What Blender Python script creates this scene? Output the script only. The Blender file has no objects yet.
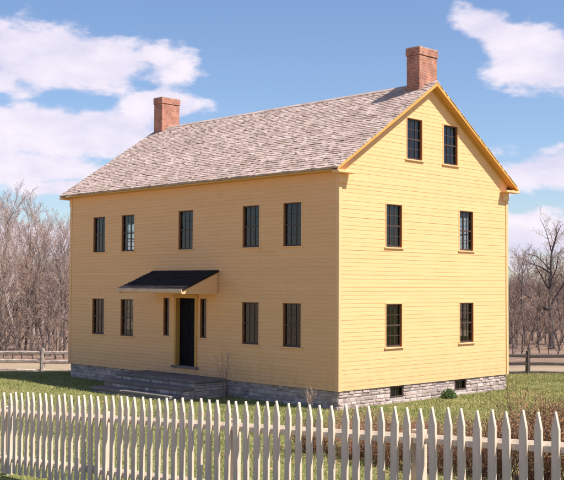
import bpy, math, random
import numpy as np
from mathutils import Vector, Matrix
random.seed(7); rng = np.random.default_rng(11)
S = bpy.context.scene
col = S.collection

# ------------------------------------------------------------------ camera numbers
FOC = 1016.4317
CAM = np.array([16.76551, -18.46895, 2.60889])
YAW, PITCH, ROLL = 0.793, 0.0435, 0.0054
YAW = math.atan2(0.71178934, 0.70104266)
_c, _s = math.cos(YAW), math.sin(YAW)
FW = np.array([-_s*math.cos(PITCH), _c*math.cos(PITCH), math.sin(PITCH)])
RT = np.array([_c, _s, 0.0]); UP = np.cross(RT, FW)
R2 = RT*math.cos(ROLL)+UP*math.sin(ROLL); U2 = UP*math.cos(ROLL)-RT*math.sin(ROLL)
def at(u, depth):
    """ground position (x, y) of a thing seen in photo column u at a given distance"""
    p = CAM + FW*depth + RT*((u-282)/FOC*depth)
    return float(p[0]), float(p[1])
def depth_of(x, y):
    return (x-CAM[0])*(-_s) + (y-CAM[1])*_c
def lateral(x, y):
    return (x-CAM[0])*_c + (y-CAM[1])*_s

# ------------------------------------------------------------------ house numbers
L, W, H = 11.857, 7.393, 5.5
OH, OG, HE, HR = 0.285, 0.23, 5.49, 8.12
GZ = -0.45                                  # ground at the house
SL = (HR-HE)/(W/2+OH)

def sm(a, b, x):
    t = np.clip((x-a)/(b-a), 0, 1); return t*t*(3-2*t)
def fence_ground(x):
    return -0.37 + 0.0600*x
def ground_z(x, y):
    x = np.asarray(x, float); y = np.asarray(y, float)
    fg = np.where(x > 16, fence_ground(16.0), np.where(x < -12, fence_ground(-12.0), fence_ground(x)))
    z = np.full(np.broadcast(x, y).shape, GZ)
    k = sm(-3.0, -11.0, y)
    z = z*(1-k) + fg*k
    z = z + 1.15*sm(-11.3, -18.5, y)
    d = (x-CAM[0])*(-_s) + (y-CAM[1])*_c
    z = z - 0.56*sm(34.6, 40.0, d) - 0.5*sm(42, 70, d)
    z = z + 4.0*sm(95, 190, d)
    z = z + 0.02*np.sin(x*1.7+y*.6)*np.sin(y*1.3)*sm(0.8, 3, np.abs(y-W/2)-W/2+1)
    return z

# ------------------------------------------------------------------ helpers
class MB:
    def __init__(s): s.v = []; s.f = []
    def quad(s, a, b, c, d):
        n = len(s.v); s.v += [a, b, c, d]; s.f.append((n, n+1, n+2, n+3))
    def poly(s, pts):
        n = len(s.v); s.v += list(pts); s.f.append(tuple(range(n, n+len(pts))))
    def box(s, x0, x1, y0, y1, z0, z1):
        n = len(s.v)
        s.v += [(x0,y0,z0),(x1,y0,z0),(x1,y1,z0),(x0,y1,z0),(x0,y0,z1),(x1,y0,z1),(x1,y1,z1),(x0,y1,z1)]
        s.f += [tuple(n+i for i in q) for q in ((0,3,2,1),(4,5,6,7),(0,1,5,4),(1,2,6,5),(2,3,7,6),(3,0,4,7))]
    def prism(s, prof, axis, a, b):
        """extrude a 2D outline along axis 'x' (outline in y,z), 'y' (outline in x,z)"""
        m = (lambda t, p: (t, p[0], p[1])) if axis == 'x' else (lambda t, p: (p[0], t, p[1]))
        n = len(s.v); k = len(prof)
        s.v += [m(a, p) for p in prof] + [m(b, p) for p in prof]
        s.f.append(tuple(range(n, n+k))[::-1]); s.f.append(tuple(range(n+k, n+2*k)))
        for i in range(k):
            j = (i+1) % k; s.f.append((n+i, n+j, n+k+j, n+k+i))
    def tube(s, pts, rad, sides=6, cap=True):
        pts = [Vector(p) for p in pts]; n0 = len(s.v)
        for i, p in enumerate(pts):
            d = (pts[min(i+1, len(pts)-1)]-pts[max(i-1, 0)]).normalized()
            a = d.orthogonal().normalized(); b = d.cross(a)
            for k in range(sides):
                t = 2*math.pi*k/sides; s.v.append(tuple(p+(a*math.cos(t)+b*math.sin(t))*rad[i]))
        for i in range(len(pts)-1):
            for k in range(sides):
                a = n0+i*sides+k; b = n0+i*sides+(k+1) % sides
                s.f.append((a, b, b+sides, a+sides))
        if cap:
            s.f.append(tuple(range(n0, n0+sides))[::-1]); m = n0+(len(pts)-1)*sides
            s.f.append(tuple(range(m, m+sides)))
    def mesh(s, name, mat, off=(0,0,0), recalc=True, bevel=0):
        me = bpy.data.meshes.new(name)
        me.from_pydata([(v[0]-off[0], v[1]-off[1], v[2]-off[2]) for v in s.v], [], s.f)
        if recalc:
            import bmesh
            bm = bmesh.new(); bm.from_mesh(me)
            bmesh.ops.recalc_face_normals(bm, faces=bm.faces)
            if bevel: bmesh.ops.bevel(bm, geom=list(bm.edges), offset=bevel, segments=1, affect='EDGES')
            bm.to_mesh(me); bm.free()
        if mat: me.materials.append(mat)
        me.update(); return me
    def build(s, name, mat, parent=None, loc=None, **k):
        """world-space mesh, linked as one object (under parent when given)"""
        wl = world_loc(parent) if parent else (loc or (0,0,0))
        o = bpy.data.objects.new(name, s.mesh(name, mat, wl, **k)); col.objects.link(o)
        if parent: o.parent = parent
        else: o.location = wl
        return o
def world_loc(o):
    p = Vector(o.location)
    while o.parent: o = o.parent; p += Vector(o.location)
    return tuple(p)
def tag(o, label=None, cat=None, group=None, kind=None):
    if label: o['label'] = label
    if cat: o['category'] = cat
    if group: o['group'] = group
    if kind: o['kind'] = kind
    return o
def empty(name, loc, rz=0, parent=None):
    o = bpy.data.objects.new(name, None); col.objects.link(o)
    o.location = loc; o.rotation_euler = (0,0,rz); o.empty_display_size = .2
    if parent: o.parent = parent
    return o
def inst(name, me, parent, loc=(0,0,0), rz=0):
    o = bpy.data.objects.new(name, me); col.objects.link(o); o.parent = parent
    o.location = loc; o.rotation_euler = (0,0,rz); return o

# ------------------------------------------------------------------ materials
def mat(name, base, rough=.8, var=.0, scale=5., bump=0., bscale=None, isl=0., c2=None, stretch=None, spec=.3, detail=5):
    m = bpy.data.materials.new(name); m.use_nodes = True
    nt = m.node_tree; N = nt.nodes; Lk = nt.links; b = N['Principled BSDF']
    b.inputs['Roughness'].default_value = rough
    b.inputs['Specular IOR Level'].default_value = spec
    tc = N.new('ShaderNodeTexCoord'); vec = tc.outputs['Object']
    if stretch:
        mp = N.new('ShaderNodeMapping'); mp.inputs['Scale'].default_value = stretch
        Lk.new(vec, mp.inputs['Vector']); vec = mp.outputs[0]
    no = N.new('ShaderNodeTexNoise'); no.inputs['Scale'].default_value = scale; no.inputs['Detail'].default_value = detail
    no.inputs['Roughness'].default_value = .65
    Lk.new(vec, no.inputs['Vector'])
    mx = N.new('ShaderNodeMix'); mx.data_type = 'RGBA'
    c2 = c2 or tuple(c*(1-var) for c in base)
    mx.inputs[6].default_value = (*base, 1); mx.inputs[7].default_value = (*c2, 1)
    rp = N.new('ShaderNodeMapRange'); rp.inputs[1].default_value = .35; rp.inputs[2].default_value = .65
    Lk.new(no.outputs[0], rp.inputs[0]); Lk.new(rp.outputs[0], mx.inputs[0])
    out = mx.outputs[2]
    if isl:
        g = N.new('ShaderNodeNewGeometry'); r = N.new('ShaderNodeMapRange')
        r.inputs[3].default_value = 1-isl; r.inputs[4].default_value = 1+isl*.6
        Lk.new(g.outputs['Random Per Island'], r.inputs[0])
        hs = N.new('ShaderNodeHueSaturation'); Lk.new(r.outputs[0], hs.inputs['Value']); Lk.new(out, hs.inputs['Color']); out = hs.outputs[0]
    Lk.new(out, b.inputs['Base Color'])
    if bump:
        n2 = N.new('ShaderNodeTexNoise'); n2.inputs['Scale'].default_value = bscale or scale*4; n2.inputs['Detail'].default_value = 4
        Lk.new(vec, n2.inputs['Vector'])
        bp = N.new('ShaderNodeBump'); bp.inputs['Strength'].default_value = 1; bp.inputs['Distance'].default_value = bump
        Lk.new(n2.outputs[0], bp.inputs['Height']); Lk.new(bp.outputs[0], b.inputs['Normal'])
    return m
YEL = (.85, .49, .24)
M = {}
M['siding'] = mat('yellow_siding', YEL, .6, scale=1.2, c2=(.83,.462,.21), stretch=(1,1,9), bump=.003, bscale=30, isl=.03)
M['trim'] = mat('yellow_trim', (.85,.49,.245), .55, .08, 3, .001)
M['ochre'] = mat('ochre_trim', (.66,.34,.085), .55, .10, 3, .001)
M['jamb'] = mat('orange_brown_jamb', (.42,.16,.05), .6, .1, 4)
M['sash'] = mat('brown_sash', (.085,.05,.04), .5, .2, 8)
M['door'] = mat('dark_door_paint', (.006,.005,.009), .7, .3, 6, spec=.12)
M['shingle'] = mat('weathered_shingles', (.60,.465,.41), .95, scale=1.7, c2=(.38,.275,.225), stretch=(1,1.6,1.6), bump=.004, bscale=25, isl=.24, detail=8)
M['darkshingle'] = mat('dark_shingles', (.022,.018,.022), .95, .4, 6, .004, isl=.4)
M['stone'] = mat('grey_rubble_stone', (.56,.44,.40), .9, scale=6, c2=(.36,.285,.26), bump=.01, bscale=18, isl=.35)
M['mortar'] = mat('lime_mortar', (.46,.40,.37), .95, .25, 9, .006)
M['slab'] = mat('stone_slab', (.21,.18,.165), .85, scale=2.2, c2=(.14,.125,.12), bump=.006, bscale=14, isl=.1)
M['white'] = mat('white_picket_paint', (.66,.555,.44), .6, scale=14, c2=(.52,.42,.32), stretch=(1,1,.12), bump=.004, bscale=40, isl=.12)
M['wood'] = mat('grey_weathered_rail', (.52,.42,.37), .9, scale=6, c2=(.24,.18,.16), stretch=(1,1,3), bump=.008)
M['woodshaded'] = mat('shade_darkened_rail', (.13,.10,.09), .9, .4, 6, .008, stretch=(1,1,3))  # silhouette shade of the right-hand rails put into the wood colour
M['pale'] = mat('weathered_edge_board', (.70,.49,.36), .8, .2, 6, .003)
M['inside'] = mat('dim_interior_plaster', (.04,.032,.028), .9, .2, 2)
M['bark'] = mat('grey_bark', (.44,.36,.33), .95, .4, 5, .02, stretch=(1,1,.3), isl=.12)
M['barkdark'] = mat('dark_bark', (.13,.105,.10), .95, .4, 5, .02, stretch=(1,1,.3), isl=.2)
M['twig'] = mat('pinkish_twigs', (.50,.37,.33), .9, .3, 1.5, isl=.25)
M['twigtan'] = mat('tan_twigs', (.40,.275,.21), .9, .3, 1.5, isl=.25)
M['twigdark'] = mat('brown_twigs', (.20,.14,.125), .9, .3, 1.5, isl=.25)
M['brush'] = mat('rusty_dry_stems', (.42,.23,.15), .9, scale=4, c2=(.24,.13,.08), isl=.45)
M['brushleaf'] = mat('rusty_dry_leaves', (.42,.19,.11), .9, scale=5, c2=(.36,.24,.12), isl=.5)
M['green'] = mat('green_leaves', (.10,.17,.045), .7, .4, 7, isl=.35)

def brickmat():
    m = bpy.data.materials.new('red_brick'); m.use_nodes = True
    N = m.node_tree.nodes; Lk = m.node_tree.links; b = N['Principled BSDF']; b.inputs['Roughness'].default_value = .9
    tc = N.new('ShaderNodeTexCoord'); sp = N.new('ShaderNodeSeparateXYZ'); Lk.new(tc.outputs['Object'], sp.inputs[0])
    ad = N.new('ShaderNodeMath'); Lk.new(sp.outputs[0], ad.inputs[0]); Lk.new(sp.outputs[1], ad.inputs[1])
    cb = N.new('ShaderNodeCombineXYZ'); Lk.new(ad.outputs[0], cb.inputs[0]); Lk.new(sp.outputs[2], cb.inputs[1])
    br = N.new('ShaderNodeTexBrick'); Lk.new(cb.outputs[0], br.inputs['Vector'])
    br.inputs['Color1'].default_value = (.44,.175,.11,1); br.inputs['Color2'].default_value = (.33,.115,.075,1)
    br.inputs['Mortar'].default_value = (.50,.36,.29,1)
    br.inputs['Scale'].default_value = 1; br.inputs['Brick Width'].default_value = .21; br.inputs['Row Height'].default_value = .072
    br.inputs['Mortar Size'].default_value = .006; br.inputs['Bias'].default_value = -.2
    no = N.new('ShaderNodeTexNoise'); no.inputs['Scale'].default_value = 5; no.inputs['Detail'].default_value = 6; Lk.new(tc.outputs['Object'], no.inputs['Vector'])
    mr = N.new('ShaderNodeMapRange'); mr.inputs[1].default_value = .3; mr.inputs[2].default_value = .7; mr.inputs[3].default_value = .8; mr.inputs[4].default_value = 1.18; Lk.new(no.outputs[0], mr.inputs[0])
    hs = N.new('ShaderNodeHueSaturation'); Lk.new(br.outputs[0], hs.inputs['Color']); Lk.new(mr.outputs[0], hs.inputs['Value']); Lk.new(hs.outputs[0], b.inputs['Base Color'])
    bp = N.new('ShaderNodeBump'); bp.inputs['Distance'].default_value = .006; bp.invert = True; Lk.new(br.outputs['Fac'], bp.inputs['Height']); Lk.new(bp.outputs[0], b.inputs['Normal'])
    return m
M['brick'] = brickmat()

def glassmat():
    m = bpy.data.materials.new('old_window_glass'); m.use_nodes = True
    N = m.node_tree.nodes; Lk = m.node_tree.links; N.remove(N['Principled BSDF'])
    t = N.new('ShaderNodeBsdfTransparent'); t.inputs[0].default_value = (.70,.72,.72,1)
    g = N.new('ShaderNodeBsdfGlossy'); g.inputs['Roughness'].default_value = .04
    fr = N.new('ShaderNodeFresnel'); fr.inputs[0].default_value = 1.5
    mm = N.new('ShaderNodeMath'); mm.operation = 'MULTIPLY'; mm.inputs[1].default_value = 1.35; mm.use_clamp = True; Lk.new(fr.outputs[0], mm.inputs[0])
    tc = N.new('ShaderNodeTexCoord'); no = N.new('ShaderNodeTexNoise'); no.inputs['Scale'].default_value = 3.5; Lk.new(tc.outputs['Object'], no.inputs['Vector'])
    bp = N.new('ShaderNodeBump'); bp.inputs['Distance'].default_value = .008; Lk.new(no.outputs[0], bp.inputs['Height']); Lk.new(bp.outputs[0], g.inputs['Normal'])
    mx = N.new('ShaderNodeMixShader'); Lk.new(mm.outputs[0], mx.inputs[0]); Lk.new(t.outputs[0], mx.inputs[1]); Lk.new(g.outputs[0], mx.inputs[2])
    Lk.new(mx.outputs[0], N['Material Output'].inputs[0]); return m
M['glass'] = glassmat()

def groundmat():
    m = bpy.data.materials.new('lawn_and_field'); m.use_nodes = True
    N = m.node_tree.nodes; Lk = m.node_tree.links; b = N['Principled BSDF']; b.inputs['Roughness'].default_value = .95; b.inputs['Specular IOR Level'].default_value = .1
    tc = N.new('ShaderNodeTexCoord'); P = tc.outputs['Object']
    def noise(s, d=6):
        n = N.new('ShaderNodeTexNoise'); n.inputs['Scale'].default_value = s; n.inputs['Detail'].default_value = d; n.inputs['Roughness'].default_value = .7; Lk.new(P, n.inputs['Vector']); return n.outputs[0]
    def mr(x, a, c):
        n = N.new('ShaderNodeMapRange'); n.inputs[1].default_value = a; n.inputs[2].default_value = c; Lk.new(x, n.inputs[0]); return n.outputs[0]
    def mix(f, a, c):
        n = N.new('ShaderNodeMix'); n.data_type = 'RGBA'; Lk.new(f, n.inputs[0])
        for i, q in ((6, a), (7, c)):
            if isinstance(q, tuple): n.inputs[i].default_value = (*q, 1)
            else: Lk.new(q, n.inputs[i])
        return n.outputs[2]
    g = mix(mr(noise(.35), .35, .65), (.20,.225,.07), (.33,.30,.12))
    g = mix(mr(noise(14, 8), .4, .75), g, (.20,.21,.07))
    # farther out: dry tan field, brown forest floor
    dp = N.new('ShaderNodeVectorMath'); dp.operation = 'DOT_PRODUCT'; Lk.new(P, dp.inputs[0]); dp.inputs[1].default_value = (-_s, _c, 0)
    d0 = CAM[0]*(-_s)+CAM[1]*_c
    sb = N.new('ShaderNodeMath'); sb.operation = 'SUBTRACT'; Lk.new(dp.outputs['Value'], sb.inputs[0]); sb.inputs[1].default_value = d0
    ad = N.new('ShaderNodeMath'); ad.operation = 'MULTIPLY_ADD'; Lk.new(noise(.12), ad.inputs[0]); ad.inputs[1].default_value = 9; Lk.new(sb.outputs[0], ad.inputs[2])
    fld = mix(mr(noise(.8), .35, .65), (.42,.31,.22), (.37,.29,.18))
    g = mix(mr(ad.outputs[0], 46.0, 48), g, fld)
    flr = mix(mr(noise(2), .35, .65), (.34,.225,.165), (.20,.135,.10))
    g = mix(mr(ad.outputs[0], 50, 52.5), g, flr)
    # darker green strip on the near side of the picket fence
    sy = N.new('ShaderNodeSeparateXYZ'); Lk.new(P, sy.inputs[0])
    e2 = N.new('ShaderNodeMath'); e2.operation = 'MULTIPLY_ADD'; Lk.new(noise(1.5), e2.inputs[0]); e2.inputs[1].default_value = .8; Lk.new(sy.outputs[1], e2.inputs[2])
    g = mix(mr(e2.outputs[0], -10.75, -11.0), g, mix(mr(noise(3), .35, .65), (.045,.065,.022), (.075,.085,.035)))
    g = mix(mr(e2.outputs[0], -11.55, -11.8), g, mix(mr(noise(9, 8), .35, .7), (.50,.40,.29), (.38,.30,.22)))   # unseen pale gravel, added to bounce warm light onto fence and front wall
    Lk.new(g, b.inputs['Base Color'])
    bp = N.new('ShaderNodeBump'); bp.inputs['Distance'].default_value = .05; Lk.new(noise(22, 6), bp.inputs['Height']); Lk.new(bp.outputs[0], b.inputs['Normal'])
    return m
M['ground'] = groundmat()
def stain(m, colour, lo, hi, scale, amt, zlo=None, zhi=None):
    N = m.node_tree.nodes; Lk = m.node_tree.links; b = N['Principled BSDF']; src = b.inputs['Base Color'].links[0].from_socket
    tc = N.new('ShaderNodeTexCoord'); n = N.new('ShaderNodeTexNoise'); n.inputs['Scale'].default_value = scale; n.inputs['Detail'].default_value = 8; n.inputs['Roughness'].default_value = .7
    mp = N.new('ShaderNodeMapping'); mp.inputs['Scale'].default_value = (1, 1, .5); Lk.new(tc.outputs['Object'], mp.inputs[0]); Lk.new(mp.outputs[0], n.inputs['Vector'])
    r = N.new('ShaderNodeMapRange'); r.inputs[1].default_value = lo; r.inputs[2].default_value = hi; r.inputs[4].default_value = amt; Lk.new(n.outputs[0], r.inputs[0]); f = r.outputs[0]
    if zlo is not None:
        sp = N.new('ShaderNodeSeparateXYZ'); Lk.new(tc.outputs['Object'], sp.inputs[0]); q = N.new('ShaderNodeMapRange'); q.inputs[1].default_value = zhi; q.inputs[2].default_value = zlo; Lk.new(sp.outputs[2], q.inputs[0])
        k = N.new('ShaderNodeMath'); k.operation = 'MULTIPLY'; Lk.new(f, k.inputs[0]); Lk.new(q.outputs[0], k.inputs[1]); f = k.outputs[0]
    x = N.new('ShaderNodeMix'); x.data_type = 'RGBA'; Lk.new(f, x.inputs[0]); Lk.new(src, x.inputs[6]); x.inputs[7].default_value = (*colour, 1); Lk.new(x.outputs[2], b.inputs['Base Color'])
stain(M['siding'], (.50,.30,.16), .35, .75, 6, .5, .45, 1.25)
stain(M['siding'], (.76,.43,.20), .52, .80, 2.2, .4)
stain(M['shingle'], (.30,.215,.175), .48, .70, 1.1, .55)
stain(M['shingle'], (.60,.50,.46), .50, .72, 3.5, .5)
stain(M['brick'], (.10,.05,.045), .45, .75, 4, .6)
stain(M['white'], (.42,.36,.27), .55, .75, 11, .6)
M['grass'] = mat('grass_blades', (.24,.27,.08), .8, scale=.8, c2=(.40,.355,.155), isl=.38)

# ------------------------------------------------------------------ ground sheet
def grid_axis():
    a = list(np.arange(-40, 40, .5)); f = [40*1.12**k for k in range(1, 33)]
    return sorted([-x for x in f] + a + [40.] + f)
gx = np.array(grid_axis()); gy = gx.copy()
X, Y = np.meshgrid(gx, gy); Zg = ground_z(X, Y)
nv = len(gx); mb = MB(); mb.v = list(zip(X.ravel().tolist(), Y.ravel().tolist(), Zg.ravel().tolist()))
mb.f = [(j*nv+i, j*nv+i+1, (j+1)*nv+i+1, (j+1)*nv+i) for j in range(nv-1) for i in range(nv-1)]
g = mb.build('ground', M['ground'], recalc=False); tag(g, kind='structure')
for p in g.data.polygons: p.use_smooth = True

# ------------------------------------------------------------------ HOUSE
house = empty('farmhouse', (-L/2, W/2, GZ))
tag(house, 'two-storey yellow clapboard farmhouse with shingled gable roof and two brick chimneys', 'house')
WW, WH = .65, 1.12
WF = {  # openings per wall: (u0, u1, z0, z1)
 'front': [(c-WW/2, c+WW/2, z, z+WH) for z in (1.01, 3.59) for c in (-10.23, -8.70, -3.16, -1.60)] + [(-5.91-WW/2, -5.91+WW/2, 3.59, 3.59+WH)],
 'right': [(c-WW/2, c+WW/2, z, z+WH) for z in (1.00, 3.58) for c in (2.12, 5.33)] + [(c-WW/2, c+WW/2, 5.94, 5.94+WH-.02) for c in (2.98, 4.59)],
 'left':  [(c-WW/2, c+WW/2, z, z+WH) for z in (1.00, 3.58) for c in (2.45, 5.33)] + [(c-WW/2, c+WW/2, 5.94, 5.94+WH-.02) for c in (2.98, 4.59)],
 'back':  [(c-WW/2, c+WW/2, z, z+WH) for z in (1.01, 3.59) for c in (-10.23, -8.4, -5.9, -3.4, -1.60)],
}
DOOR = (-6.29, -5.44, .27, 2.20)
SIDES = [(-6.90, -6.62, 1.10, 2.20), (-5.24, -4.96, 1.10, 2.20)]
allopen = dict(WF); allopen['front'] = WF['front'] + [DOOR] + SIDES
mapf = {'front': lambda u, d, z: (u, -d, z), 'right': lambda u, d, z: (d, u, z),
        'left': lambda u, d, z: (-L-d, u, z), 'back': lambda u, d, z: (u, W+d, z)}
RT_UNDER = HE - .05                                    # underside of roof at the eave line
def roof_under(y):                                     # height of the roof underside over the wall
    return HE - .07 + (min(y, W-y)+OH)*SL
def siding(side):
    mp = mapf[side]; gable = side in ('right', 'left')
    lo0, hi0 = (0, W) if gable else (-L, 0)
    top = roof_under(W/2)-.02 if gable else H-.02
    ops = [(a-.028, b+.028, c-.02, d+.028) for a, b, c, d in allopen[side]]; lp = .0065 if side == 'right' else .019
    def lim(z):
        if not gable or z <= roof_under(0): return lo0, hi0
        t = (z-roof_under(0))/SL; return lo0+t, hi0-t
    m = MB(); e = .102; k = 0
    while k*e < top:
        z0 = k*e; z1 = min(z0+e, top); jit = random.uniform(-.0015, .0015)
        cuts = sorted({z0, z1} | {q for o in ops for q in (o[2], o[3]) if z0 < q < z1} | ({roof_under(0)} if gable and z0 < roof_under(0) < z1 else set()))
        for za, zb in zip(cuts, cuts[1:]):
            mid = (za+zb)/2; blk = sorted((o[0], o[1]) for o in ops if o[2] < mid < o[3])
            la, ha = lim(za); lb, hb = lim(zb); segs = []; c = None
            for a, b in blk: segs.append((c, a)); c = b
            segs.append((c, None))
            da = (.003+lp+jit)-lp*.75*(za-z0)/e; db = (.003+lp+jit)-lp*.75*(zb-z0)/e
            for a, b in segs:
                A0 = la if a is None else a; A1 = lb if a is None else a
                B0 = ha if b is None else b; B1 = hb if b is None else b
                if B0-A0 < 1e-3: continue
                # board joints: break long boards at random places for separate tones
                js = [A0]; x = A0 + random.uniform(1.2, 4.0)
                while x < B0-.6: js.append(x); x += random.uniform(2.2, 4.2)
                js.append(B0)
                for i in range(len(js)-1):
                    p0 = js[i]; p1 = js[i+1]-(.002 if i < len(js)-2 else 0)
                    q0 = A1 if i == 0 else p0; q1 = B1 if i == len(js)-2 else p1
                    n = len(m.v)
                    m.v += [mp(p0, da, za), mp(p1, da, za), mp(q1, db, zb), mp(q0, db, zb)]
                    m.f.append((n, n+1, n+2, n+3))
                    if za == z0:
                        m.v += [mp(p0, 0, za), mp(p1, 0, za)]; m.f.append((n, n+4, n+5, n+1))
        k += 1
    o = m.build('wall', M['siding'], house, recalc=False)
    # make every board face outwards
    return o
for sd in ('front', 'right', 'back', 'left'): siding(sd)
# inner wall lining with the same openings (closes the walls behind the boards)
def lining(side, d, mt, name):
    mp = mapf[side]; gable = side in ('right', 'left'); m = MB()
    lo, hi = (0.0, W) if gable else (-L, 0.0)
    ops = [(a-.03, b+.03, c-.015, dd+.03) for a, b, c, dd in allopen[side]]
    us = sorted({lo, hi, W/2 if gable else lo} | {q for o in ops for q in o[:2]}); 
    zs = sorted({0.0, H-.05} | {q for o in ops for q in o[2:] if q < H-.05})
    for ua, ub in zip(us, us[1:]):
        for za, zb in zip(zs, zs[1:]):
            if any(o[0]-1e-6 <= ua and ub <= o[1]+1e-6 and o[2]-1e-6 <= za and zb <= o[3]+1e-6 for o in ops): continue
            m.quad(mp(ua, d, za), mp(ub, d, za), mp(ub, d, zb), mp(ua, d, zb))
        if gable:
            at_ops = [o for o in ops if o[0]-1e-6 <= ua and ub <= o[1]+1e-6 and o[3] > H]
            ta, tb = roof_under(ua)-.02, roof_under(ub)-.02
            if at_ops:
                o = at_ops[0]
                m.quad(mp(ua, d, H-.05), mp(ub, d, H-.05), mp(ub, d, o[2]), mp(ua, d, o[2]))
                m.quad(mp(ua, d, o[3]), mp(ub, d, o[3]), mp(ub, d, max(tb, o[3])), mp(ua, d, max(ta, o[3])))
            else: m.quad(mp(ua, d, H-.05), mp(ub, d, H-.05), mp(ub, d, tb), mp(ua, d, ta))
    return m.build(name, mt, house)
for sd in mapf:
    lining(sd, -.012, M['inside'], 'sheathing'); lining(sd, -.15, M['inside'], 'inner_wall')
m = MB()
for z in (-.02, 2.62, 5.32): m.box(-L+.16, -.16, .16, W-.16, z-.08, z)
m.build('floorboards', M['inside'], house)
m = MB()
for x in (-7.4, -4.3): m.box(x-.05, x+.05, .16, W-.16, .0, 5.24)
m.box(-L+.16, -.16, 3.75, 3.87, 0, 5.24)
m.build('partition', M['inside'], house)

# corner boards and water table
for cx_, cy_, sx, sy in ((0,0,1,-1), (0,W,1,1), (-L,0,-1,-1), (-L,W,-1,1)):
    m = MB(); w = .075; t = .030
    x0, x1 = sorted((cx_+sx*t, cx_-sx*w)); y0, y1 = sorted((cy_+sy*t, cy_+sy*.002))
    m.box(x0, x1, y0, y1, .0, H-.06)
    x0, x1 = sorted((cx_+sx*t, cx_+sx*.002)); y0, y1 = sorted((cy_-sy*w, cy_+sy*.001))
    m.box(x0, x1, y0, y1, .0, H-.06)
    m.build('corner_board', M['trim'], house)

# windows: one set of meshes, used by all windows of a size
def window_meshes(w, h, cols=3, rows=2, double=True):
    c = MB(); t = .03
    for a, b, z0, z1 in ((-w/2-t, -w/2, -.0, h), (w/2, w/2+t, -.0, h), (-w/2-t, w/2+t, h, h+t)):
        c.box(a, b, -.020, .15, z0, z1)
    fr = c.mesh('window', M['trim'])
    jb = MB(); jb.box(-w/2-.001, -w/2+.014, -.014, .15, .001, h-.014); jb.box(w/2-.014, w/2+.001, -.014, .15, .001, h-.014); jb.box(-w/2-.001, w/2+.001, -.014, .15, h-.014, h+.001)
    ja = jb.mesh('jamb', M['jamb'])
    s = MB(); st = .038
    s.box(-w/2, -w/2+st, .035, .075, 0, h); s.box(w/2-st, w/2, .035, .075, 0, h)
    s.box(-w/2+st, w/2-st, .036, .054, 0, .05); s.box(-w/2+st, w/2-st, .036, .054, h-.04, h)
    halves = [(.05, h-.04)]
    if double: s.box(-w/2+st, w/2-st, .030, .076, h/2-.02, h/2+.02); halves = [(.05, h/2-.02), (h/2+.02, h-.04)]
    iw = w-2*st
    for i in range(1, cols): x = -w/2+st+iw*i/cols; [s.box(x-.008, x+.008, .042, .068, z0, z1) for z0, z1 in halves]
    for z0, z1 in halves:
        for j in range(1, rows): z = z0+(z1-z0)*j/rows; s.box(-w/2+st, w/2-st, .044, .066, z-.008, z+.008)
    sa = s.mesh('sash', M['sash'])
    g_ = MB(); g_.quad((-w/2+.02, .054, .02), (w/2-.02, .054, .02), (w/2-.02, .054, h-.02), (-w/2+.02, .054, h-.02))
    ga = g_.mesh('pane', M['glass'])
    q = MB(); q.box(-w/2-.07, w/2+.07, -.048, .05, -.036, -.0)
    return fr, sa, ga, q.mesh('sill', M['trim'], bevel=.005), ja
wm = window_meshes(WW, WH); wa = window_meshes(WW, WH-.02); wsd = window_meshes(.28, 1.10, 1, 4, False)
def place_window(side, o, ms, name='window'):
    rz = {'front': 0, 'right': math.pi/2, 'back': math.pi, 'left': -math.pi/2}[side]
    p = mapf[side]((o[0]+o[1])/2, 0, o[2]); hl = world_loc(house)
    wdw = inst(name, ms[0], house, (p[0]-hl[0], p[1]-hl[1], p[2]-hl[2]), rz)
    inst('sash', ms[1], wdw); inst('pane', ms[2], wdw); inst('sill', ms[3], wdw); inst('jamb', ms[4], wdw)
for sd, ops in WF.items():
    for o in ops: place_window(sd, o, wa if o[2] > 5.5 else wm)
for o in SIDES: place_window('front', o, wsd, 'sidelight')

# door: recessed, in an ochre surround
m = MB(); a, b, z0, z1 = DOOR
for p, q in ((a-.085, a), (b, b+.085)): m.box(p, q, -.045, .20, z0, z1)
m.box(a-.12, b+.12, -.055, .20, z1, z1+.10)
dr = m.build('door_frame', M['ochre'], house)
dd = MB(); dd.box(a, b, .115, .16, z0, z1)
for px0, px1 in ((a+.09, (a+b)/2-.04), ((a+b)/2+.04, b-.09)):
    for pz0, pz1 in ((z0+.16, z0+.72), (z0+.82, z0+1.36), (z0+1.46, z1-.12)):
        dd.box(px0, px1, .103, .116, pz0, pz1)
door = dd.build('door', M['door'], house)
h_ = MB(); h_.tube([(b-.07, .05, z0+.88), (b-.07, .052, z0+.88)], [.03, .03], 10); h_.tube([(b-.07, .08, z0+.88), (b-.07, .113, z0+.88)], [.026, .012], 10); h_.build('handle', M['sash'], door)
m = MB(); m.box(a-.16, b+.16, -.10, .20, z0-.06, z0); m.build('threshold', M['slab'], house, bevel=.008)

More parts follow.
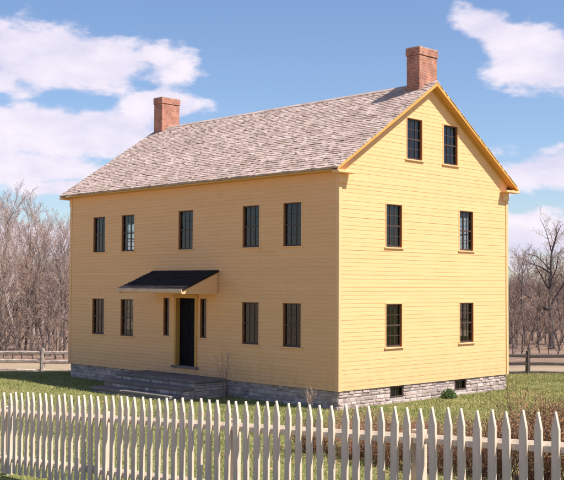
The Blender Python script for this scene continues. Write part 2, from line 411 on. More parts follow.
# roof: deck, separate shingles in courses, ridge boards
def roof():
    d = MB(); x0, x1 = -L-OG, OG; t = .055
    for sgn in (0, 1):
        f = (lambda y: y) if sgn == 0 else (lambda y: W-y)
        prof = [(f(-OH), HE-t), (f(W/2), HR-t), (f(W/2), HR-.02), (f(-OH), HE-.02)]
        d.prism(prof, 'x', x0, x1)
    nrm = Vector((0, -SL, 1)).normalized(); upv = Vector((0, 1, SL)).normalized(); ln = math.hypot(W/2+OH, HR-HE)
    ex = .128; rows = int(ln/ex)+1
    for sgn in (0, 1):
        for r in range(rows):
            s0 = r*ex-.02; x = x0-.012-random.random()*.1
            while x < x1+.01:
                w = random.uniform(.07, .15); xa = max(x, x0-.015); xb = min(x+w-.004, x1+.015); x += w
                if xb-xa < .02: continue
                j = random.uniform(-.014, .014); th = random.uniform(.012, .026)+(.012 if random.random() < .06 else 0)
                sa_, sb_ = s0+j, min(s0+ex+.03, ln)
                if sa_ >= sb_: continue
                sk = random.uniform(-.008, .008)
                pts = []
                for xx, ss, tt in ((xa, sa_, th), (xb, sa_+sk, th), (xb, sb_, .004), (xa, sb_, .004), (xa, sa_, -.015), (xb, sa_+sk, -.015)):
                    p = Vector((xx, -OH, HE-.012))+upv*ss+nrm*tt
                    if sgn: p.y = W-p.y
                    pts.append(tuple(p))
                n = len(d.v); d.v += pts
                fs = [(0,1,2,3), (4,5,1,0), (5,2,1), (4,0,3)]
                d.f += [tuple(n+i for i in (q[::-1] if sgn else q)) for q in fs]
    d.prism([(W/2-.10, HR-.075), (W/2-.10, HR-.045), (W/2, HR+.028), (W/2+.10, HR-.045), (W/2+.10, HR-.075), (W/2, HR-.0)], 'x', x0-.01, x1+.01)
    return d.build('roof', M['shingle'], house, recalc=False)
rf = roof()
# rake boards (verge), soffits and eaves boxes, cornice returns
for s in (1, -1):
    X0 = OG+.004 if s > 0 else -L-OG-.004; X1 = OG-.035 if s > 0 else -L-OG+.035; Xw = .0 if s > 0 else -L
    for sgn in (0, 1):
        f = (lambda y: y) if sgn == 0 else (lambda y: W-y)
        z = lambda y: HE+(y+OH)*SL
        m = MB(); m.prism([(f(-OH-.01), z(-OH)-.10), (f(W/2), z(W/2)-.12), (f(W/2), z(W/2)-.022), (f(-OH-.01), z(-OH)-.026)], 'x', *sorted((X0, X1)))
        m.build('rake_board', M['ochre'], house)
        m = MB(); m.prism([(f(-OH+.03), z(-OH)-.075), (f(W/2), z(W/2)-.10), (f(W/2), z(W/2)-.057), (f(-OH+.03), z(-OH)-.057)], 'x', *sorted((X1, Xw)))
        # moulded board under the soffit, flat against the wall
        m.prism([(f(0), z(0)-.16), (f(W/2), z(W/2)-.18), (f(W/2), z(W/2)-.102), (f(0), z(0)-.10)], 'x', *sorted((Xw+s*.034, Xw+s*.002)))
        m.build('rake_soffit', M['ochre'], house)
for sgn in (0, 1):
    f = (lambda y: y) if sgn == 0 else (lambda y: W-y)
    m = MB(); m.prism([(f(-OH+.03), HE-.10), (f(-.001), HE-.10), (f(-.001), HE-.06), (f(-OH+.03), HE-.058)], 'x', -L-OG+.036, OG-.036)
    m.build('eaves_board', M['ochre'], house)
    for s in (1, -1):
        a0, a1 = (0.036, OG+.03) if s > 0 else (-L-OG-.03, -L-.036)
        m = MB(); y0, y1 = sorted((f(-OH-.02), f(.36))); m.box(a0, a1, y0, y1, HE-.15, HE-.092); 
        m.build('cornice_return', M['trim'], house, bevel=.006)
        a0, a1 = (.0, .06) if s > 0 else (-L-.06, -L)
        y0, y1 = sorted((f(-.037), f(.25))); m = MB(); m.box(a0, a1, y0, y1, H-.39, HE-.152)
        m.build('frieze_block', M['trim'], house, bevel=.004)

# chimneys with a corbelled cap
def chimney(x0, x1, y0, y1, top):
    m = MB(); base = 7.35
    m.box(x0, x1, y0, y1, base, top-.21)
    m.box(x0-.022, x1+.022, y0-.022, y1+.022, top-.208, top-.002)
    c = m.build('chimney', M['brick'], rf, bevel=.006)
    m = MB(); zz = top
    m.box(x0-.01, x1+.01, y0-.01, y0+.11, top-.001, top+.018); m.box(x0-.01, x1+.01, y1-.11, y1+.01, top-.001, top+.018)
    m.box(x0-.01, x0+.11, y0+.11, y1-.11, top-.001, top+.018); m.box(x1-.11, x1+.01, y0+.11, y1-.11, top-.001, top+.018)
    m.box(x0+.11, x1-.11, y0+.11, y1-.11, top-.06, top-.002)
    m.build('flue_rim', M['mortar'], rf)
chimney(-.56, -.12, 3.36, 4.15, 9.08)
chimney(-11.96, -11.50, 3.42, 4.20, 9.16)

# foundation: mortared rubble, each face a skin of separate stones
def rubble(m, mp, u0, u1, z0, z1, holes=(), d0=.0):
    z = z0
    while z < z1-.01:
        h = min(random.uniform(.065, .14), z1-z)
        if z1-(z+h) < .05: h = z1-z
        u = u0
        while u < u1-.01:
            w = min(random.uniform(.10, .42), u1-u)
            if u1-(u+w) < .08: w = u1-u
            a, b = u+.005, u+w-.005; c, d = z+.004, z+h-.004
            for ha, hb, hc, hd in holes:
                if d > hc and c < hd:
                    if a < ha < b: b = ha if ha-a >= b-hb else b
                    if b > hb > a and a >= ha-.001 or (a < hb < b and a < ha): a = hb if b > hb else a
                    if a >= ha-.001 and b <= hb+.001: a = b
            u += w
            if b-a < .03: continue
            p = random.uniform(.004, .026); n = len(m.v); q = .018
            j = lambda s: random.uniform(-s, s)
            fr_ = [(a+q+j(.008), c+q+j(.006)), (b-q+j(.008), c+q+j(.006)), (b-q+j(.008), d-q+j(.006)), (a+q+j(.008), d-q+j(.006))]
            bk = [(a, c), (b, c), (b, d), (a, d)]
            m.v += [mp(x, d0, y) for x, y in bk] + [mp(x, d0+p+j(.004), y) for x, y in fr_]
            m.f += [(n+4, n+5, n+6, n+7)] + [(n+i, n+(i+1) % 4, n+4+(i+1) % 4, n+4+i) for i in range(4)]
        z += h
CELL = [(2.01, 2.55, -.30, -.015), (4.82, 5.36, -.30, -.015)]
fnd = MB(); FI = -.035
fm = {'front': lambda u, d, z: (u, -FI-d, z), 'right': lambda u, d, z: (FI+d, u, z), 'left': lambda u, d, z: (-L-FI-d, u, z), 'back': lambda u, d, z: (u, W+FI+d, z)}
rubble(fnd, fm['front'], -L+.035, -.035, -.85, -.004); rubble(fnd, fm['right'], .035, W-.035, -.75, -.004, CELL)
rubble(fnd, fm['left'], .035, W-.035, -.95, -.004); rubble(fnd, fm['back'], -L+.035, -.035, -.95, -.004)
fo = fnd.build('foundation', M['stone'], house)
m = MB()
m.box(-L+.037, -.30, .037, W-.037, -1.0, -.006)
ys = [.037, 2.01, 2.55, 4.82, 5.36, W-.037]
for k in (0, 2, 4): m.box(-.298, -.037, ys[k], ys[k+1], -1.0, -.006)
for k in (1, 3): m.box(-.298, -.037, ys[k], ys[k+1], -1.0, -.30)
m.build('mortar_bed', M['mortar'], fo)
for y0, y1, z0, z1 in CELL:
    m = MB(); m.box(-.10, -.03, y0, y0+.04, z0, z1); m.box(-.10, -.03, y1-.04, y1, z0, z1); m.box(-.10, -.03, y0+.04, y1-.04, z1-.035, z1); m.box(-.10, -.03, y0+.04, y1-.04, z0, z0+.035)
    m.box(-.085, -.07, (y0+y1)/2-.012, (y0+y1)/2+.012, z0+.035, z1-.035)
    f_ = m.build('cellar_window', M['sash'], house)
    m = MB(); m.quad((-.078, y0+.03, z0+.02), (-.078, y1-.03, z0+.02), (-.078, y1-.03, z1-.02), (-.078, y0+.03, z1-.02)); m.build('pane', M['glass'], f_)

# door canopy: shed roof on closed triangular cheeks
cp_ = empty('canopy', (0,0,0), parent=house); hl = world_loc(house); cp_.location = (-5.9-hl[0], -hl[1], 2.35-hl[2])
cx0, cx1, cyf = -7.36, -4.44, -1.30
m = MB()
m.prism([(-.03, 2.345), (-.03, 2.93), (cyf+.05, 2.40), (cyf+.05, 2.345)], 'x', cx0+.06, cx1-.06)
m.build('canopy_box', M['trim'], cp_)
m = MB(); m.prism([(-.027, 2.936), (-.027, 2.985), (cyf-.02, 2.455), (cyf-.02, 2.406)], 'x', cx0, cx1)
cs = (2.985-2.455)/(1.273+.02); r = 0; nrm = Vector((0, -cs, 1)).normalized(); upv = Vector((0, 1, cs)).normalized(); ln = math.hypot(1.293, .53)
while r*.14 < ln-.01:
    x = cx0-.01
    while x < cx1:
        w = random.uniform(.09, .18); xa, xb = x, min(x+w-.004, cx1+.012); x += w
        s0 = r*.14-.015+random.uniform(-.01, .01); s1 = min(r*.14+.165, ln); th = random.uniform(.014, .026)
        pts = [tuple(Vector((xx, cyf-.02, 2.458))+upv*ss+nrm*tt) for xx, ss, tt in ((xa,s0,th),(xb,s0,th),(xb,s1,.004),(xa,s1,.004),(xa,s0,-.01),(xb,s0,-.01))]
        n = len(m.v); m.v += pts; m.f += [tuple(n+i for i in q) for q in ((0,1,2,3),(4,5,1,0),(5,2,1),(4,0,3))]
    r += 1
m.build('canopy_roof', M['darkshingle'], cp_, recalc=False)
m = MB(); m.box(cx0-.012, cx1+.012, cyf-.05, cyf-.022, 2.375, 2.47); m.build('edge_board', M['pale'], cp_)
for xx in (cx0+.03, cx1-.06):
    m = MB(); m.prism([(-.04, 2.33), (-.04, 2.93), (cyf, 2.40), (cyf, 2.33)], 'x', xx, xx+.028)
    for zz in (2.44, 2.54, 2.64, 2.74): m.prism([(-.042, zz), (-.042, zz+.09), (max(cyf, cyf+(zz+.09-2.40)/.4206)+.02, zz+.09), (max(cyf, cyf+(zz+.09-2.40)/.4206)+.02, zz)], 'x', xx-.007, xx+.036)
    m.build('canopy_cheek', M['trim'], cp_)

# ------------------------------------------------------------------ stone steps
st = empty('stone_steps', (-5.9, -1.0, GZ)); tag(st, 'wide grey stone front steps under the canopied front door', 'steps')
def steps():
    sx0, sx1 = -7.65, -4.05
    lv = [(-.04, -1.18, .05, -.10, 0), (-1.19, -1.60, -.12, -.26, .0), (-1.61, -2.02, -.30, -.43, -.0)]
    for (ya, yb, zt, zb, dx) in lv:
        x = sx0; cuts = [sx0]
        while cuts[-1] < sx1-1.2: cuts.append(cuts[-1]+random.uniform(.9, 1.5))
        cuts.append(sx1)
        for p, q in zip(cuts, cuts[1:]):
            m = MB(); m.box(p+.006, q-.006, yb, ya, zt-.085, zt+random.uniform(-.006, .006)); m.build('slab', M['slab'], st, bevel=.014)
    m = MB(); I = 0
    rubble(m, lambda u, d, z: (u, -1.14-d, z), sx0+.04, sx1-.04, -.32, -.045)
    rubble(m, lambda u, d, z: (u, -1.56-d, z), sx0+.04, sx1-.04, -.45, -.215)
    rubble(m, lambda u, d, z: (u, -1.97-d, z), sx0+.04, sx1-.04, -.6, -.395)
    for sx, sg in ((sx1-.05, 1), (sx0+.05, -1)):
        rubble(m, lambda u, d, z: (sx+sg*d, u, z), -1.14, -.04, -.6, -.045)
        rubble(m, lambda u, d, z: (sx+sg*d, u, z), -1.55, -1.15, -.6, -.215)
        rubble(m, lambda u, d, z: (sx+sg*d, u, z), -1.96, -1.56, -.6, -.395)
    m.build('riser_stones', M['stone'], st)
    m = MB(); m.box(sx0+.06, sx1-.06, -1.13, -.04, -.7, -.04); m.box(sx0+.06, sx1-.06, -1.55, -1.14, -.7, -.21); m.box(sx0+.06, sx1-.06, -1.96, -1.56, -.7, -.39)
    m.build('core', M['mortar'], st)
steps()

# ------------------------------------------------------------------ white picket fence
FY = -11.0; PITCHX = .155
pf = empty('picket_fence', (8.0, FY, float(fence_ground(8.0))))
tag(pf, 'white painted picket fence with pointed pickets crossing the foreground', 'fence')
tipz = lambda x: .83+.0603*x
pv = []
for v in range(3):
    m = MB(); w = (.074, .078, .070)[v]; t = .031; h = 1.14; th = (.150, .158, .145)[v]
    m.prism([(-w/2, 0), (w/2, 0), (w/2, h-th), (.004, h), (-.004, h), (-w/2, h-th)], 'y', 0, t)
    pv.append(m.mesh('picket', M['white'], bevel=.0025))
base = world_loc(pf); x = .45; k = 0
while x < 15.3 and k < 96:
    o = inst('picket', pv[random.randrange(3)], pf, (x-base[0], -t+FY-base[1], tipz(x)-1.14+random.uniform(-.014, .014)-base[2]))
    o.rotation_euler = (random.uniform(-.010, .010), random.uniform(-.016, .016), random.uniform(-.03, .03))
    x += PITCHX+random.uniform(-.004, .004); k += 1
posts = [.95, 3.47, 5.93, 8.34, 10.90, 13.35, 15.3]
def rail_pts(off, h):
    for a, b in zip([.38]+posts[1:-1], posts[1:-1]+[15.5]):
        m = MB(); n = len(m.v); g_ = .004
        for xx in (a+g_, b-g_):
            z = tipz(xx)-off
            m.v += [(xx, FY+.002, z-h/2), (xx, FY+.055, z-h/2), (xx, FY+.055, z+h/2), (xx, FY+.035, z+h/2), (xx, FY+.002, z+h/2-.033)]
        m.f += [(0,1,2,3,4), (9,8,7,6,5)] + [(i, i+5, (i+1) % 5+5, (i+1) % 5) for i in range(5)]
        m.build('rail', M['white'], pf)
rail_pts(.29, .085); rail_pts(.945, .09)
for px in posts:
    m = MB(); z = tipz(px); m.box(px-.055, px+.055, FY+.058, FY+.16, z-1.6, z-.215); m.build('post', M['white'], pf, bevel=.006)

# ------------------------------------------------------------------ rail fence behind the house
fp = []
def rail_fence(us, dep, label, wood, name='rail_fence'):
    pts = [(*at(u, dep), ) for u in us]
    c = pts[len(pts)//2]; rt = empty(name, (c[0], c[1], float(ground_z(*c)))); tag(rt, label, 'fence', None)
    for x, y in pts:
        gz = float(ground_z(x, y)); m = MB(); h = 1.06
        m.tube([(x, y, gz-.3), (x+.01, y, gz+.5), (x+.015, y+.01, gz+h)], [.10, .095, .085], 7); m.build('post', wood, rt)
    for (xa, ya), (xb, yb) in zip(pts, pts[1:]):
        for zr in (.20, .55, .88):
            za = float(ground_z(xa, ya))+zr+random.uniform(-.03, .03); zb = float(ground_z(xb, yb))+zr+random.uniform(-.03, .03)
            n = 5; P = [(xa+(xb-xa)*i/n, ya+(yb-ya)*i/n-.02, za+(zb-za)*i/n+random.uniform(-.012, .012)) for i in range(n+1)]
            m = MB(); m.tube(P, [random.uniform(.055, .08) for _ in P], 5); m.build('rail', wood, rt)
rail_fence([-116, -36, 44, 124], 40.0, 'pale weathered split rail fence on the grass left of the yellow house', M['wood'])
rail_fence([447, 527, 607, 687], 40.0, 'split rail fence, dark in silhouette, on the grass right of the yellow house', M['woodshaded'])

# ------------------------------------------------------------------ bare trees
def branch(m, p, d, ln, r, lvl, maxl, spec, acc):
    segs = 4 if lvl == 0 else (3 if lvl < 3 else 2)
    P = [p]; R_ = [r]; dirs = [d]; q = p; dd_ = d
    for i in range(segs):
        wob = spec['wob']*(.45 if lvl == 0 else 1)
        dd_ = (dd_+Vector((random.gauss(0, wob), random.gauss(0, wob), random.gauss(0, wob)+spec['up']*(lvl > 0)))).normalized()
        q = q+dd_*(ln/segs); P.append(q); R_.append(r*(1-(i+1)/segs*(.72 if lvl < maxl else .9))); dirs.append(dd_)
    acc[0 if lvl < 2 else 1].tube(P, R_, 7 if lvl == 0 else (5 if lvl == 1 else 3), cap=False)
    if lvl >= maxl: return
    n = spec['n'][lvl]
    for k in range(n):
        t = (spec['t0'] if lvl == 0 else .18)+(1-(spec['t0'] if lvl == 0 else .18))*((k+random.random())/n)
        f = t*segs; i = min(int(f), segs-1); pos = P[i].lerp(P[i+1], f-i); rr = R_[i]+(R_[i+1]-R_[i])*(f-i)
        ax = dirs[i+1]; o = ax.orthogonal().normalized(); ang = random.uniform(0, 6.283)
        side = (Matrix.Rotation(ang, 3, ax) @ o)
        sp = spec['spread']*random.uniform(.7, 1.25)
        nd = (ax*math.cos(sp)+side*math.sin(sp)).normalized()
        branch(m, pos, nd, ln*spec['ratio'][lvl]*(1-.45*(t if lvl else t*.8))*random.uniform(.75, 1.2), max(rr*.6, .007), lvl+1, maxl, spec, acc)
    if lvl == 0:
        for _ in range(2):
            branch(m, P[-1], (dirs[-1]+Vector((random.gauss(0,.3), random.gauss(0,.3), .2))).normalized(), ln*.3, R_[-1], 1, maxl, spec, acc)
def tree_meshes(h, seed, spec, mt, mc):
    random.seed(seed); acc = (MB(), MB())
    branch(None, Vector((0,0,-.2)), Vector((random.gauss(0,.03), random.gauss(0,.03), 1)).normalized(), h*.82, spec['r'], 0, spec['max'], spec, acc)
    return acc[0].mesh('trunk', mt, recalc=False), acc[1].mesh('crown', mc, recalc=False)
SP1 = dict(n=(17, 8, 7, 5), ratio=(.44, .52, .5, .5), wob=.14, up=.09, spread=.62, t0=.14, r=.10, max=4)
SP2 = dict(n=(11, 7, 6, 5), ratio=(.60, .55, .5, .5), wob=.16, up=.04, spread=.85, t0=.28, r=.24, max=4)
SP3 = dict(n=(14, 7, 6), ratio=(.42, .5, .5), wob=.18, up=.08, spread=.7, t0=.06, r=.06, max=3)
TA = [tree_meshes(9.5, 20+i, SP1, M['bark'], M['twig']) for i in range(4)]
TB = [tree_meshes(8.5, 40+i, SP2, M['barkdark'], M['twigtan']) for i in range(2)]
TC = [tree_meshes(5.0, 60+i, SP3, M['barkdark'], M['twigtan']) for i in range(3)]
random.seed(5)
def put_tree(ms, u, dep, sc, rz, label, group, name='bare_tree', cat='tree', sz=1):
    x, y = at(u, dep); t = empty(name, (x, y, float(ground_z(x, y))-.05), rz); t.scale = (sc, sc, sc*sz)
    tag(t, label, cat, group); inst('trunk', ms[0], t); inst('crown', ms[1], t); return t
left = [  # column, distance, scale, label
 (-28, 60, 1.02, 'tall bare tree beyond the rail fence, cut by the left edge of the picture'),
 (3, 63, 1.02, 'tall bare pinkish-grey tree nearest the left edge above the rail fence'),
 (22, 57, .95, 'pale-trunked bare tree, second from the left edge above the rail fence'),
 (36, 66, .98, 'bare tree standing between the pale-trunked tree and the rail fence post'),
 (50, 59, .78, 'shorter bare tree straight above the left rail fence post'),
 (63, 68, .86, 'bare tree nearest the left corner of the house, rising beside the wall'),
 (84, 61, .86, 'bare tree half hidden behind the left end of the yellow house')]
for i, (u, dp_, sc, lb) in enumerate(left):
    put_tree(TA[i % 4], u, dp_, sc, i*1.9, lb, 'bare trees beyond the left rail fence')
lb2 = [(-14, 72, 1.0), (12, 76, 1.02), (30, 80, .98), (44, 74, .92), (58, 79, .9), (72, 84, 1.0)]
for i, (u, dp_, sc) in enumerate(lb2):
    put_tree(TA[(i+2) % 4], u, dp_, sc, 2.2+i*1.3, 'bare grey tree in the back row of the wood left of the house', 'back row of bare trees left of the house')
# understory brush on the left
for i, (u, dp_, sc) in enumerate([(-20,54,1.0),(-4,55,1.1),(9,53,.8),(20,56,1.1),(31,53,.85),(41,55,1.05),(52,53,.9),(61,56,1.15),(72,54,1.0),(84,57,1.0),(2,60,1.35),(27,61,1.3),(47,62,1.3),(67,62,1.25),(-12,50,.5),(-2,49,.42),(6,51,.55),(14,49.5,.4),(24,50,.5),(35,49,.42),(46,50.5,.5),(57,49.5,.45),(66,50,.55),(75,51,.5),(18,66,1.6),(38,68,1.6),(56,70,1.6),(8,70,1.6)]):
    put_tree(TC[i % 3], u, dp_, sc, i*2.3, 'leafless tan undergrowth sapling in the thicket behind the left rail fence', 'leafless saplings behind the left rail fence', 'sapling', 'sapling')
# right side
put_tree(TB[0], 551, 66, .93, .7, 'big dark-trunked bare tree with wide crown right of the house', 'bare trees right of the house')
put_tree(TA[1], 522, 74, .70, 1.1, 'small bare tree next to the right-hand wall of the house', 'bare trees right of the house')
put_tree(TB[1], 590, 71, .85, 2.6, 'bare tree cut by the right edge of the picture', 'bare trees right of the house')
put_tree(TA[3], 500, 78, .75, 4.1, 'bare tree mostly hidden behind the right wall of the house', 'bare trees right of the house')
for i, (u, dp_, sc) in enumerate([(508,62,.75),(517,66,.9),(527,63,.8),(536,68,.95),(545,72,1.1),(560,64,.8),(569,68,1.0),(580,65,.9),(531,76,1.1),(514,79,1.1),(556,79,1.2),(505,58,.6),(512,56,.55),(521,58,.62),(530,57,.5),(539,60,.65),(548,58,.5),(557,59,.6),(566,58,.6),(525,70,1.3),(541,76,1.4),(562,74,1.4),(509,72,1.35),(550,80,1.5)]):
    put_tree(TC[(i+1) % 3], u, dp_, sc, i*2.9, 'leafless brown undergrowth sapling in the thicket behind the right rail fence', 'leafless saplings behind the right rail fence', 'sapling', 'sapling')

# far wood: one mass of leafless stems and twigs on the rising ground
def far_wood():
    m = MB(); r = np.random.default_rng(3)
    for _ in range(12500):
        dep = r.uniform(92, 150); u = r.uniform(-380, 900); x, y = at(u, dep); gz = float(ground_z(x, y))
        h = r.uniform(2.0, 5.0)*(1.15 if u < 300 else .72); p = Vector((x, y, gz-.1)); top = Vector((x+r.normal(0,.3), y+r.normal(0,.3), gz+h))
        m.tube([p, p.lerp(top, .5)+Vector((r.normal(0,.1), r.normal(0,.1), 0)), top], [.06, .04, .012], 3, cap=False)
        for k in range(7):
            t = r.uniform(.25, .95); b = p.lerp(top, t); an = r.uniform(0, 6.28); l_ = h*(1.05-t)*.55+.3
            e_ = b+Vector((math.cos(an)*l_*.6, math.sin(an)*l_*.6, l_))
            m.tube([b, e_], [.025, .008], 3, cap=False)
    o = m.build('far_wood', M['twigdark'], recalc=False, loc=(0,0,0)); tag(o, 'distant leafless brown wood along the horizon behind the house', 'wood', kind='stuff')
far_wood()

# ------------------------------------------------------------------ rusty dry shrubs behind the picket fence
def shrub_mesh(seed, h, rad, leaves=1):
    random.seed(seed); s = MB(); lf = MB()
    for _ in range(95):
        a = random.uniform(0, 6.28); r0 = random.uniform(0, rad*.45); x, y = math.cos(a)*r0, math.sin(a)*r0
        r1 = r0+random.uniform(.05, rad*.75); hh = h*random.uniform(.55, 1.05)
        a2 = a+random.gauss(0, .5); tx, ty = math.cos(a2)*r1, math.sin(a2)*r1
        P = [Vector((x, y, -.05)), Vector(((x+tx)/2+random.gauss(0,.03), (y+ty)/2+random.gauss(0,.03), hh*.55)), Vector((tx, ty, hh))]
        s.tube(P, [.007, .005, .003], 3, cap=False)
        for k in range(7):
            t = random.uniform(.2, 1); b = P[0].lerp(P[1], t*2) if t < .5 else P[1].lerp(P[2], t*2-1)
            d = Vector((random.gauss(0,1), random.gauss(0,1), random.uniform(.2,1.2))).normalized(); l_ = random.uniform(.08, .22)
            s.tube([b, b+d*l_], [.0035, .002], 3, cap=False)
            if leaves:
                for j in range(5):
                    c = b+d*l_*random.uniform(.2, 1.1)+Vector((random.gauss(0,.03), random.gauss(0,.03), random.gauss(0,.03))); sz = random.uniform(.007, .016)
                    u = Vector((random.gauss(0,1), random.gauss(0,1), random.gauss(0,1))).normalized(); v = u.orthogonal().normalized()
                    lf.quad(tuple(c-u*sz), tuple(c+v*sz*.6), tuple(c+u*sz), tuple(c-v*sz*.6))
    return s.mesh('stems', M['brush'], recalc=False), lf.mesh('dry_leaves', M['brushleaf'], recalc=False)
SH = [shrub_mesh(70+i, 1.0, .62) for i in range(3)]
random.seed(9)
x = 4.2; k = 0
while x < 15.4:
    for row, yy in enumerate((-5.2, -4.35)):
        px = x+random.uniform(-.15, .15)+row*.4; py = yy+random.uniform(-.2, .2)
        sc = .64+.66*float(sm(6.0, 9.5, px))+random.uniform(-.10, .14)
        t_ = empty('dry_shrub', (px, py, float(ground_z(px, py))), random.uniform(0, 6.28)); t_.scale = (1.05, 1.05, sc)
        tag(t_, 'rusty brown dry shrub in the bed between picket fence and house', 'shrub', 'rusty dry shrubs behind the picket fence')
        inst('stems', SH[(k+row) % 3][0], t_); inst('dry_leaves', SH[(k+row) % 3][1], t_)
    x += .92; k += 1
# green plant at the foundation
def leafy(x, y, h, rad, n, label, name='small_green_bush'):
    gz = float(ground_z(x, y)); t = empty(name, (x, y, gz)); tag(t, label, 'bush'); m = MB(); s = MB()
    for _ in range(n):
        v = Vector((random.gauss(0,1), random.gauss(0,1), abs(random.gauss(0,1)))).normalized()*random.uniform(.3, 1)
        c = Vector((x+v.x*rad, y+v.y*rad, gz+.03+v.z*h)); sz = random.uniform(.015, .035)
        u = Vector((random.gauss(0,1), random.gauss(0,1), random.gauss(0,1))).normalized(); w = u.orthogonal().normalized()
        m.quad(tuple(c-u*sz), tuple(c+w*sz*.6), tuple(c+u*sz), tuple(c-w*sz*.6))
    for _ in range(14):
        s.tube([(x, y, gz-.02), (x+random.uniform(-1,1)*rad*.7, y+random.uniform(-1,1)*rad*.7, gz+h*.8)], [.006, .002], 3, cap=False)
    m.build('leaves', M['green'], t, recalc=False); s.build('stems', M['brush'], t, recalc=False)
leafy(.25, 4.15, .24, .24, 900, 'small green bush against the stone foundation between the cellar windows')
# two bare stems by the wall
def bare_plant(x, y, h, label, seed, spread=.35, n=7):
    random.seed(seed); gz = float(ground_z(x, y)); m = MB(); o = empty('bare_plant', (x, y, gz)); tag(o, label, 'plant')
    for _ in range(n):
        tx, ty = random.gauss(0, spread*.6), random.gauss(0, spread*.4); hh = h*random.uniform(.6, 1)
        P = [Vector((x, y, gz-.03)), Vector((x+tx*.5, y+ty*.5, gz+hh*.6)), Vector((x+tx, y+ty, gz+hh))]
        m.tube(P, [.007, .005, .003], 4, cap=False)
        for k in range(5):
            b = P[1].lerp(P[2], random.random()); m.tube([b, b+Vector((random.gauss(0,.1), random.gauss(0,.1), .16))], [.004, .002], 3, cap=False)
    m.build('twigs', M['twigtan'], o, recalc=False)
bare_plant(-3.75, -.38, 1.25, 'leafless twiggy bush growing at the right end of the front steps', 3)
bare_plant(-.25, -.75, .55, 'small dry brown plant by the near corner of the house', 4, .3, 9)

# ------------------------------------------------------------------ grass
def grass():
    n = 330000; r = np.random.default_rng(8)
    dep = 11+27*np.sqrt(r.random(n)*.999)**.9; u = r.uniform(-40, 604, n)
    x = CAM[0]-_s*dep+_c*(u-282)/FOC*dep; y = CAM[1]+_c*dep+_s*(u-282)/FOC*dep
    keep = (y > -11.12) & ~((x < .02) & (x > -L-.02) & (y > -.0) & (y < W+.02)) & ~((x > -7.7) & (x < -4.0) & (y > -2.05) & (y < .1))
    x, y = x[keep], y[keep]; n = len(x); z = ground_z(x, y)
    clump = .6+.8*(np.sin(x*2.1+1.3*np.sin(y*1.7))*np.sin(y*2.7+x*.6)*.5+.5)
    h = r.uniform(.025, .065, n)*clump; w = r.uniform(.005, .010, n); a = r.uniform(0, 6.283, n); lx, ly = r.normal(0, .03, n), r.normal(0, .03, n)
    V = np.zeros((n, 3, 3)); ca, sa_ = np.cos(a)*w, np.sin(a)*w
    V[:,0] = np.stack([x-ca, y-sa_, z-.01], 1); V[:,1] = np.stack([x+ca, y+sa_, z-.01], 1); V[:,2] = np.stack([x+lx, y+ly, z+h], 1)
    me = bpy.data.meshes.new('grass'); me.vertices.add(n*3); me.vertices.foreach_set('co', V.ravel())
    me.loops.add(n*3); me.loops.foreach_set('vertex_index', np.arange(n*3, dtype=np.int32))
    me.polygons.add(n); me.polygons.foreach_set('loop_start', np.arange(0, n*3, 3, dtype=np.int32)); me.update(calc_edges=True); me.validate()
    me.materials.append(M['grass']); o = bpy.data.objects.new('grass', me); col.objects.link(o)
    tag(o, 'short yellow-green spring grass around the house and fences', 'grass', kind='stuff')
grass()

def litter():
    r = np.random.default_rng(21); m = MB()
    for _ in range(9000):
        k = r.random()
        if k < .8: x = r.uniform(3.2, 15.5); y = -4.8+r.normal(0, 1.1)
        else: x = r.uniform(-12, 14); y = r.uniform(-10.5, 9)
        if -L-.1 < x < .1 and -2.1 < y < W+.1 or y < -10.9: continue
        z = float(ground_z(x, y))+r.uniform(.01, .045); s_ = r.uniform(.012, .032); a = r.uniform(0, 6.28); tl = r.uniform(-.6, .6)
        c, q = math.cos(a)*s_, math.sin(a)*s_
        m.quad((x-c, y-q, z), (x+q*.6, y-c*.6, z+tl*s_), (x+c, y+q, z+.3*tl*s_), (x-q*.6, y+c*.6, z-tl*s_*.5))
    o = m.build('fallen_leaves', M['brushleaf'], recalc=False, loc=(0,0,0)); tag(o, 'brown fallen leaves scattered on the grass around the dry shrubs', 'leaves', kind='stuff')
litter()

# ------------------------------------------------------------------ sky, sun
SUN = Vector((.96, .40, 1.44)).normalized()
el = math.asin(SUN.z); azb = math.atan2(SUN.x, SUN.y)          # clockwise from +Y
w = bpy.data.worlds.new('World'); S.world = w; w.use_nodes = True
N = w.node_tree.nodes; Lk = w.node_tree.links; bg = N['Background']
sky = N.new('ShaderNodeTexSky'); sky.sky_type = 'NISHITA'; sky.sun_disc = False; sky.sun_elevation = el; sky.sun_rotation = azb
sky.air_density = 1.0; sky.dust_density = .5; sky.ozone_density = 2.2
SKYS = .076
bg.inputs[1].default_value = SKYS
tc = N.new('ShaderNodeTexCoord')
def vm(op, a, b=None):
    n = N.new('ShaderNodeVectorMath'); n.operation = op
    for i, q in enumerate((a, b)):
        if q is None: continue
        if isinstance(q, tuple): n.inputs[i].default_value = q
        else: Lk.new(q, n.inputs[i])
    return n
def mt_(op, a, b=None, c=None, clamp=False):
    n = N.new('ShaderNodeMath'); n.operation = op; n.use_clamp = clamp
    for i, q in enumerate((a, b, c)):
        if q is None: continue
        if isinstance(q, (int, float)): n.inputs[i].default_value = q
        else: Lk.new(q, n.inputs[i])
    return n.outputs[0]
D = vm('NORMALIZE', tc.outputs['Generated']).outputs[0]
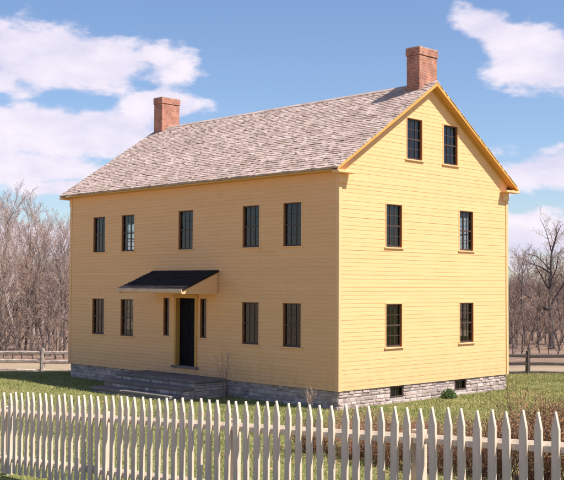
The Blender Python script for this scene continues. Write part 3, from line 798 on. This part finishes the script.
# two noises in direction space: puffs and wisps; clouds flattened towards the horizon
mp = N.new('ShaderNodeMapping'); mp.inputs['Scale'].default_value = (1, 1, 2.1); Lk.new(D, mp.inputs['Vector'])
n1 = N.new('ShaderNodeTexNoise'); n1.inputs['Scale'].default_value = 15; n1.inputs['Detail'].default_value = 9; n1.inputs['Roughness'].default_value = .56; Lk.new(mp.outputs[0], n1.inputs['Vector'])
n2 = N.new('ShaderNodeTexNoise'); n2.inputs['Scale'].default_value = 6; n2.inputs['Detail'].default_value = 4; Lk.new(mp.outputs[0], n2.inputs['Vector'])
def dirv(az, elv):   # az: radians to the right of the house-front view axis
    h = np.array([-_s, _c, 0])*math.cos(az)+np.array([_c, _s, 0])*math.sin(az)
    return h*math.cos(elv)+np.array([0, 0, 1.])*math.sin(elv), np.array([-_s, _c, 0])*(-math.sin(az))+np.array([_c, _s, 0])*math.cos(az)
def bank(az, elv, wa, we, tilt=0):
    """soft elliptical cloud bank: 1 in its middle, 0 at the rim"""
    c, rt = dirv(az, elv); up = np.cross(rt, c)
    r2, u2 = rt*math.cos(tilt)+up*math.sin(tilt), up*math.cos(tilt)-rt*math.sin(tilt)
    a = vm('DOT_PRODUCT', D, tuple(map(float, r2/wa))).outputs['Value']; b = vm('DOT_PRODUCT', D, tuple(map(float, u2/we))).outputs['Value']
    front = vm('DOT_PRODUCT', D, tuple(map(float, c))).outputs['Value']
    q = mt_('SQRT', mt_('ADD', mt_('MULTIPLY', a, a), mt_('MULTIPLY', b, b)))
    m_ = mt_('SUBTRACT', 1, q)
    return mt_('MULTIPLY', mt_('MAXIMUM', m_, -1.0), mt_('GREATER_THAN', front, 0)) if False else mt_('SUBTRACT', m_, mt_('MULTIPLY', mt_('LESS_THAN', front, 0), 5))
def ae(u, v): return math.atan((u-282)/FOC), math.atan((240-v)/FOC)+PITCH
banks = []
for (u, v, du, dv, tl) in ((62, 64, 130, 38, -.06), (-40, 66, 130, 50, 0), (58, 136, 165, 32, .0), (-30, 172, 170, 20, 0), (160, 108, 46, 20, 0), (110, 192, 110, 13, 0),
                       (545, 66, 75, 40, -.35), (490, 32, 42, 20, -.35), (640, 80, 90, 50, 0), (560, 168, 80, 26, .05), (660, 170, 80, 40, 0), (540, 240, 95, 34, 0), (20, 245, 160, 20, 0)):
    az, e_ = ae(u, v); banks.append(bank(az, e_, math.atan(du/FOC), math.atan(dv/FOC), tl))
# scattered clouds elsewhere in the sky
scat = mt_('MULTIPLY_ADD', n2.outputs[0], 3.2, -2.95)
front = vm('DOT_PRODUCT', D, tuple(map(float, -FW))).outputs['Value']
scat = mt_('SUBTRACT', scat, mt_('MULTIPLY', mt_('LESS_THAN', front, -.72), 3))
acc = scat
for b_ in banks: 
    n = N.new('ShaderNodeMath'); n.operation = 'SMOOTH_MAX'; n.inputs[2].default_value = .15; Lk.new(acc, n.inputs[0]); Lk.new(b_, n.inputs[1]); acc = n.outputs[0]
dens = mt_('MULTIPLY_ADD', mt_('SUBTRACT', n1.outputs[0], .5), 2.1, acc)
mrg = N.new('ShaderNodeMapRange'); mrg.interpolation_type = 'SMOOTHSTEP'; mrg.inputs[1].default_value = .02; mrg.inputs[2].default_value = .40; Lk.new(dens, mrg.inputs[0])
cm = mt_('MULTIPLY', mrg.outputs[0], .93)
# cloud colour: lavender-white tops, greyer cores
mrc = N.new('ShaderNodeMapRange'); mrc.inputs[1].default_value = .35; mrc.inputs[2].default_value = .68; Lk.new(n1.outputs[0], mrc.inputs[0])
cc = N.new('ShaderNodeMix'); cc.data_type = 'RGBA'; Lk.new(mrc.outputs[0], cc.inputs[0])
CB = .67/SKYS
cc.inputs[6].default_value = (.72*CB, .69*CB, .86*CB, 1); cc.inputs[7].default_value = (.98*CB, .89*CB, .96*CB, 1)
mx = N.new('ShaderNodeMix'); mx.data_type = 'RGBA'; Lk.new(cm, mx.inputs[0]); tn = N.new('ShaderNodeMix'); tn.data_type = 'RGBA'; tn.blend_type = 'MULTIPLY'; tn.inputs[0].default_value = 1; tn.inputs[7].default_value = (1.06,1.10,1.24,1); Lk.new(sky.outputs[0], tn.inputs[6]); Lk.new(tn.outputs[2], mx.inputs[6]); Lk.new(cc.outputs[2], mx.inputs[7])
Lk.new(mx.outputs[2], bg.inputs[0])

sl = bpy.data.lights.new('sun', 'SUN'); sl.energy = 5.0; sl.angle = math.radians(.5); sl.color = (1, .93, .84)
so = bpy.data.objects.new('sun', sl); col.objects.link(so); so.rotation_euler = (-SUN).to_track_quat('-Z', 'Y').to_euler(); so.location = (20, 10, 30)

cd = bpy.data.cameras.new('camera'); cam = bpy.data.objects.new('camera', cd); col.objects.link(cam)
cd.sensor_width = 36; cd.lens = FOC/564*36; cd.clip_end = 5000; cd.clip_start = .1
cam.matrix_world = Matrix(((R2[0], U2[0], -FW[0], CAM[0]), (R2[1], U2[1], -FW[1], CAM[1]), (R2[2], U2[2], -FW[2], CAM[2]), (0, 0, 0, 1)))
S.camera = cam
S.render.engine = 'CYCLES'
S.view_settings.view_transform = 'Standard'; S.view_settings.look = 'None'; S.view_settings.exposure = .67; S.view_settings.gamma = 1
